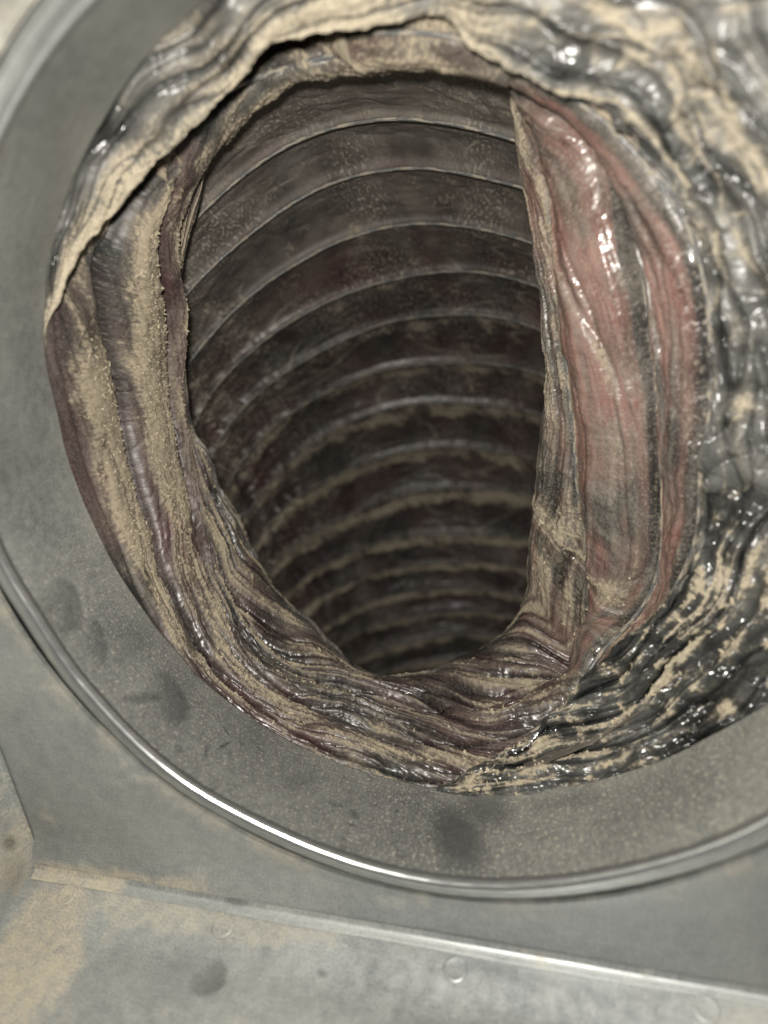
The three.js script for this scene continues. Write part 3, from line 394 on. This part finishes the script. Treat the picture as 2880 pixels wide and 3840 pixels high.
const T0 = -65 * DEG, T1 = 245 * DEG;
const sway = (t, k) => 0.034 * noise(t * 1.1, k * 0.75, 61);
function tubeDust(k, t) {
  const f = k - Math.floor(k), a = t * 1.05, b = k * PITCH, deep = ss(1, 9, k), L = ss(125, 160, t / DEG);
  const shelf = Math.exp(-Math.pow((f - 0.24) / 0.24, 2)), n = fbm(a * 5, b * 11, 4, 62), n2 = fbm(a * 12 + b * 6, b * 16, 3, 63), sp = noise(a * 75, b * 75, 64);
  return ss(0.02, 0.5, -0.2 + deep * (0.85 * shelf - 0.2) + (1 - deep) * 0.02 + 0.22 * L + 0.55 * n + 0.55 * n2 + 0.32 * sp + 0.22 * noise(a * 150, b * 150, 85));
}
function tubeInset(k, t) {
  const f = k - Math.floor(k), fw = Math.min(f, 1 - f), a = t * 1.05, b = k * PITCH, L = ss(120, 165, t / DEG);
  let h = 0.017 * Math.exp(-Math.pow(fw / 0.045, 2)) - 0.042 * (0.7 + 0.8 * noise(a * 1.5, k * 0.6, 98)) * Math.sin(Math.PI * f) * ss(0.3, 3, k);
  const warp = 0.1 * noise(a * 2, b * 2, 65);
  h += (0.001 + 0.016 * L) * ridge((a + warp) * 9, b * 1.6, 66) - 0.014 * L * crease((a + warp) * 7, b * 1.3, 166, 0.06) + (0.003 * ridge(a * 9 + b * 4, b * 12, 168) - 0.008 * crease(a * 6 - b * 5, b * 12 + a * 2, 169, 0.06) - 0.006 * crease(a * 3 + b * 7, b * 14 - a * 2, 170, 0.05) + 0.005 * ridge(a * 3 + b * 6, b * 9 - a * 2 + warp * 5, 67) - 0.006 * crease(a * 2.2 + b * 3, b * 8 - a * 1.6, 167, 0.05)) * (0.5 + L) * (1 - Math.exp(-Math.pow(fw / 0.1, 2))) + (0.008 * facet(a * 5, b * 14, 68) + 0.004 * facet(a * 13, b * 22, 69)) * (0.45 + 1.1 * L);
  h += 0.006 * tubeDust(k, t) * (0.6 + noise(a * 50, b * 50, 69));
  return h;
}
{
  const nu = 640, nv = 900, kOf = (v) => K0 + (K1 - K0) * v;
  const g = gridGeometry(nu, nv, (i, j, o) => { const t = lerp(T0, T1, i / (nu - 1)), k = kOf(j / (nv - 1)); tubePoint(k + sway(t, k) * 4, t, TUBE_R + 0.03 - tubeInset(k, t), o); });
  const m = maps(2048, 2048, (u, v, px, py, o) => {
    const t = lerp(T0, T1, u), k = kOf(v), f = k - Math.floor(k), fw = Math.min(f, 1 - f), a = t * 1.05, b = k * PITCH, g2 = white(px, py), d = tubeDust(k, t), deep = ss(0, 7, k);
    const red = clamp(0.35 + 1.2 * fbm(a * 2.6, b * 4, 3, 71), 0, 1), tone = 1 + 0.4 * noise(a * 8, b * 80, 72);
    let r = lerp(0.026, 0.055 * tone, red), gg = lerp(0.023, 0.028 * tone, red), bb = lerp(0.022, 0.028 * tone, red);
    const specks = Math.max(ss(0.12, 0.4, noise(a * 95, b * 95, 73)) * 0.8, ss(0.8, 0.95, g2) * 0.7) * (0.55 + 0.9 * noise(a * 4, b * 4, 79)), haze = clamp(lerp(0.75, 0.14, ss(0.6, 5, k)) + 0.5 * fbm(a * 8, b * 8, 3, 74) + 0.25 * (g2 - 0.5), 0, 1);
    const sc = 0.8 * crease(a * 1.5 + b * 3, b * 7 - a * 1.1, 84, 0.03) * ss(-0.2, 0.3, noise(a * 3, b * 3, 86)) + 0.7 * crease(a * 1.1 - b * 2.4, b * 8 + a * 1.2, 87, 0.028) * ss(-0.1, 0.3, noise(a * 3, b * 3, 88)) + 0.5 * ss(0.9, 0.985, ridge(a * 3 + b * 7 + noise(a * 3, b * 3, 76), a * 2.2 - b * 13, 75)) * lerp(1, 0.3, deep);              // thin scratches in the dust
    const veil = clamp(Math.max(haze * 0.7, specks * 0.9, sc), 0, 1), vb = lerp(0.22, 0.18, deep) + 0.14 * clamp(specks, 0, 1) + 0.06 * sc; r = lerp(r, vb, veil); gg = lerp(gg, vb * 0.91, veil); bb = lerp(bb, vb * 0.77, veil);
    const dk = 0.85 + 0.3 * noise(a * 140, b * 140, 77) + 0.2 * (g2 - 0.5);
    const dp = lerp(0.29, 0.5, ss(5, 12, k)) * dk; o[0] = lerp(r, dp, d); o[1] = lerp(gg, dp * 0.86, d); o[2] = lerp(bb, dp * 0.64, d);  // dust colour brightened with depth to offset the falloff of the flash
    o[3] = lerp(0.36 + 0.4 * haze, 0.97, Math.min(1, d * 1.4)); o[4] = 0.5 + 0.3 * (g2 - 0.5) * d + (1 - d) * 0.3 * facet(a * 36, b * 36, 78);
  });
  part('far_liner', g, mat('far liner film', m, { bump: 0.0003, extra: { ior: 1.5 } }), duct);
}
// ---- the wire coil, turn by turn
const wireMaps = maps(512, 64, (u, v, px, py, o) => { const d = ss(0.0, 0.35, fbm(u * 26, v * 3, 4, 81) + 0.1), g = 0.5 + 0.4 * noise(u * 150, v * 8, 83); o[0] = lerp(0.12, 0.31, d) * (0.85 + 0.3 * g); o[1] = lerp(0.122, 0.275, d) * (0.85 + 0.3 * g); o[2] = lerp(0.12, 0.215, d) * (0.85 + 0.3 * g); o[3] = lerp(0.3, 0.95, d); o[4] = 0.5 + 0.5 * (g - 0.5); }, THREE.RepeatWrapping);
const wireMat = mat('dusty wire', wireMaps, { bump: 0.0002 });
let turn = 0;
const wireName = () => { turn++; return turn === 1 ? 'wire_turn' : 'wire_turn_' + String(turn - 1).padStart(3, '0'); };
for (let k = 1; k <= 17; k++) {
  const pts = []; for (let i = 0; i <= 90; i++) { const t = lerp(T0 + 0.1, T1 - 0.1, i / 90); pts.push(tubePoint(k + sway(t, k) * 4, t, TUBE_R + 0.03 - 0.019 - 0.004 * noise(t * 4, k, 82))); }
  const g = tubeAlong(pts, 0.0065); const uv = g.attributes.uv; for (let i = 0; i < uv.count; i++) uv.setX(i, uv.getX(i) * 4);
  part(wireName(), g, wireMat, duct);
}
for (const [r, r0] of [[rA, 0.007], [rB, 0.008], [rC, 0.0075]]) {
  const pts = []; for (let i = 0; i < 240; i++) { const p = r(i / 240 * TAU), l = Math.hypot(p[0], p[1]); const hid = clamp(low(i / 240 * TAU) + left(i / 240 * TAU), 0, 1), sink = 0.006 - 0.04 * hid; pts.push([p[0] - p[0] / l * sink, p[1] - p[1] / l * sink, p[2] + 0.008 * (1 - hid)]); }
  const g = tubeAlong(pts, r0, true); const uv = g.attributes.uv; for (let i = 0; i < uv.count; i++) uv.setX(i, uv.getX(i) * 6);
  part(wireName(), g, wireMat, duct);
}

// ------------------------------------------------------------------ loose crumbs of dust
{
  const r = rng(5), geo = new THREE.IcosahedronGeometry(1, 1), p = geo.attributes.position;
  for (let i = 0; i < p.count; i++) { const n = 0.75 + 0.5 * noise(p.getX(i) * 2 + 5, p.getY(i) * 2 + p.getZ(i) * 3, 91); p.setXYZ(i, p.getX(i) * n, p.getY(i) * n, p.getZ(i) * n); }
  geo.computeVertexNormals();
  const crumbMat = new THREE.MeshStandardMaterial({ color: new THREE.Color(0.40, 0.345, 0.25), roughness: 1 }); crumbMat.name = 'dust crumb';
  const spots = [], take = (g, nu, nv, i0, i1, j0, j1, n, keep, size) => { const q = g.attributes.position, nn = g.attributes.normal; for (let c = 0, tries = 0; c < n && tries < n * 30; tries++) { const i = Math.floor(lerp(i0, i1, r()) * (nu - 1)), j = Math.floor(lerp(j0, j1, r()) * (nv - 1)), k = i * nv + j; if (!keep(i / (nu - 1), j / (nv - 1))) continue; c++; spots.push([q.getX(k), q.getY(k), q.getZ(k), nn.getX(k), nn.getY(k), nn.getZ(k), size * Math.pow(r(), 2.2) + 0.0016]); } };
  const uOf = (deg) => (deg * DEG - FLAP1) / (FLAP0 - FLAP1);
  take(flap.geo, 1500, 300, uOf(-22), uOf(-80), 0.02, 0.66, 900, (u, v) => flapDust(flap.along(u), v * flap.across(u), lerp(FLAP1, FLAP0, u), v) > 0.4 + 0.4 * r(), 0.007);
  take(near.geo, 1700, 330, (150 - 80) / 360, (330 - 80) / 360, 0.03, 0.66, 3600, (u, v) => nearDust(near.along(u), v * near.across(u), lerp(80, 440, u) * DEG, v) > 0.35 + 0.5 * r(), 0.0055);
  const im = new THREE.InstancedMesh(geo, crumbMat, spots.length), M = new THREE.Matrix4(), Q = new THREE.Quaternion(), E3 = new THREE.Euler(), S3 = new THREE.Vector3(), V3 = new THREE.Vector3(), C3 = new THREE.Color();
  spots.forEach((s, i) => { E3.set(r() * TAU, r() * TAU, r() * TAU); Q.setFromEuler(E3); S3.set(s[6] * (0.8 + 1.1 * r()), s[6] * (0.3 + 0.4 * r()), s[6] * (0.5 + 0.7 * r())).multiplyScalar(U); V3.set(s[0], s[1], s[2]); M.compose(V3, Q, S3); im.setMatrixAt(i, M); const t = 0.8 + 0.4 * r(); im.setColorAt(i, C3.setRGB(t, t, t)); });
  im.name = 'dust_crumbs'; im.userData = { label: 'loose tan crumbs of dust scattered over the folded plastic film', category: 'dust', kind: 'stuff' }; shadow(im); scene.add(im);
}

renderer.render(scene, camera);
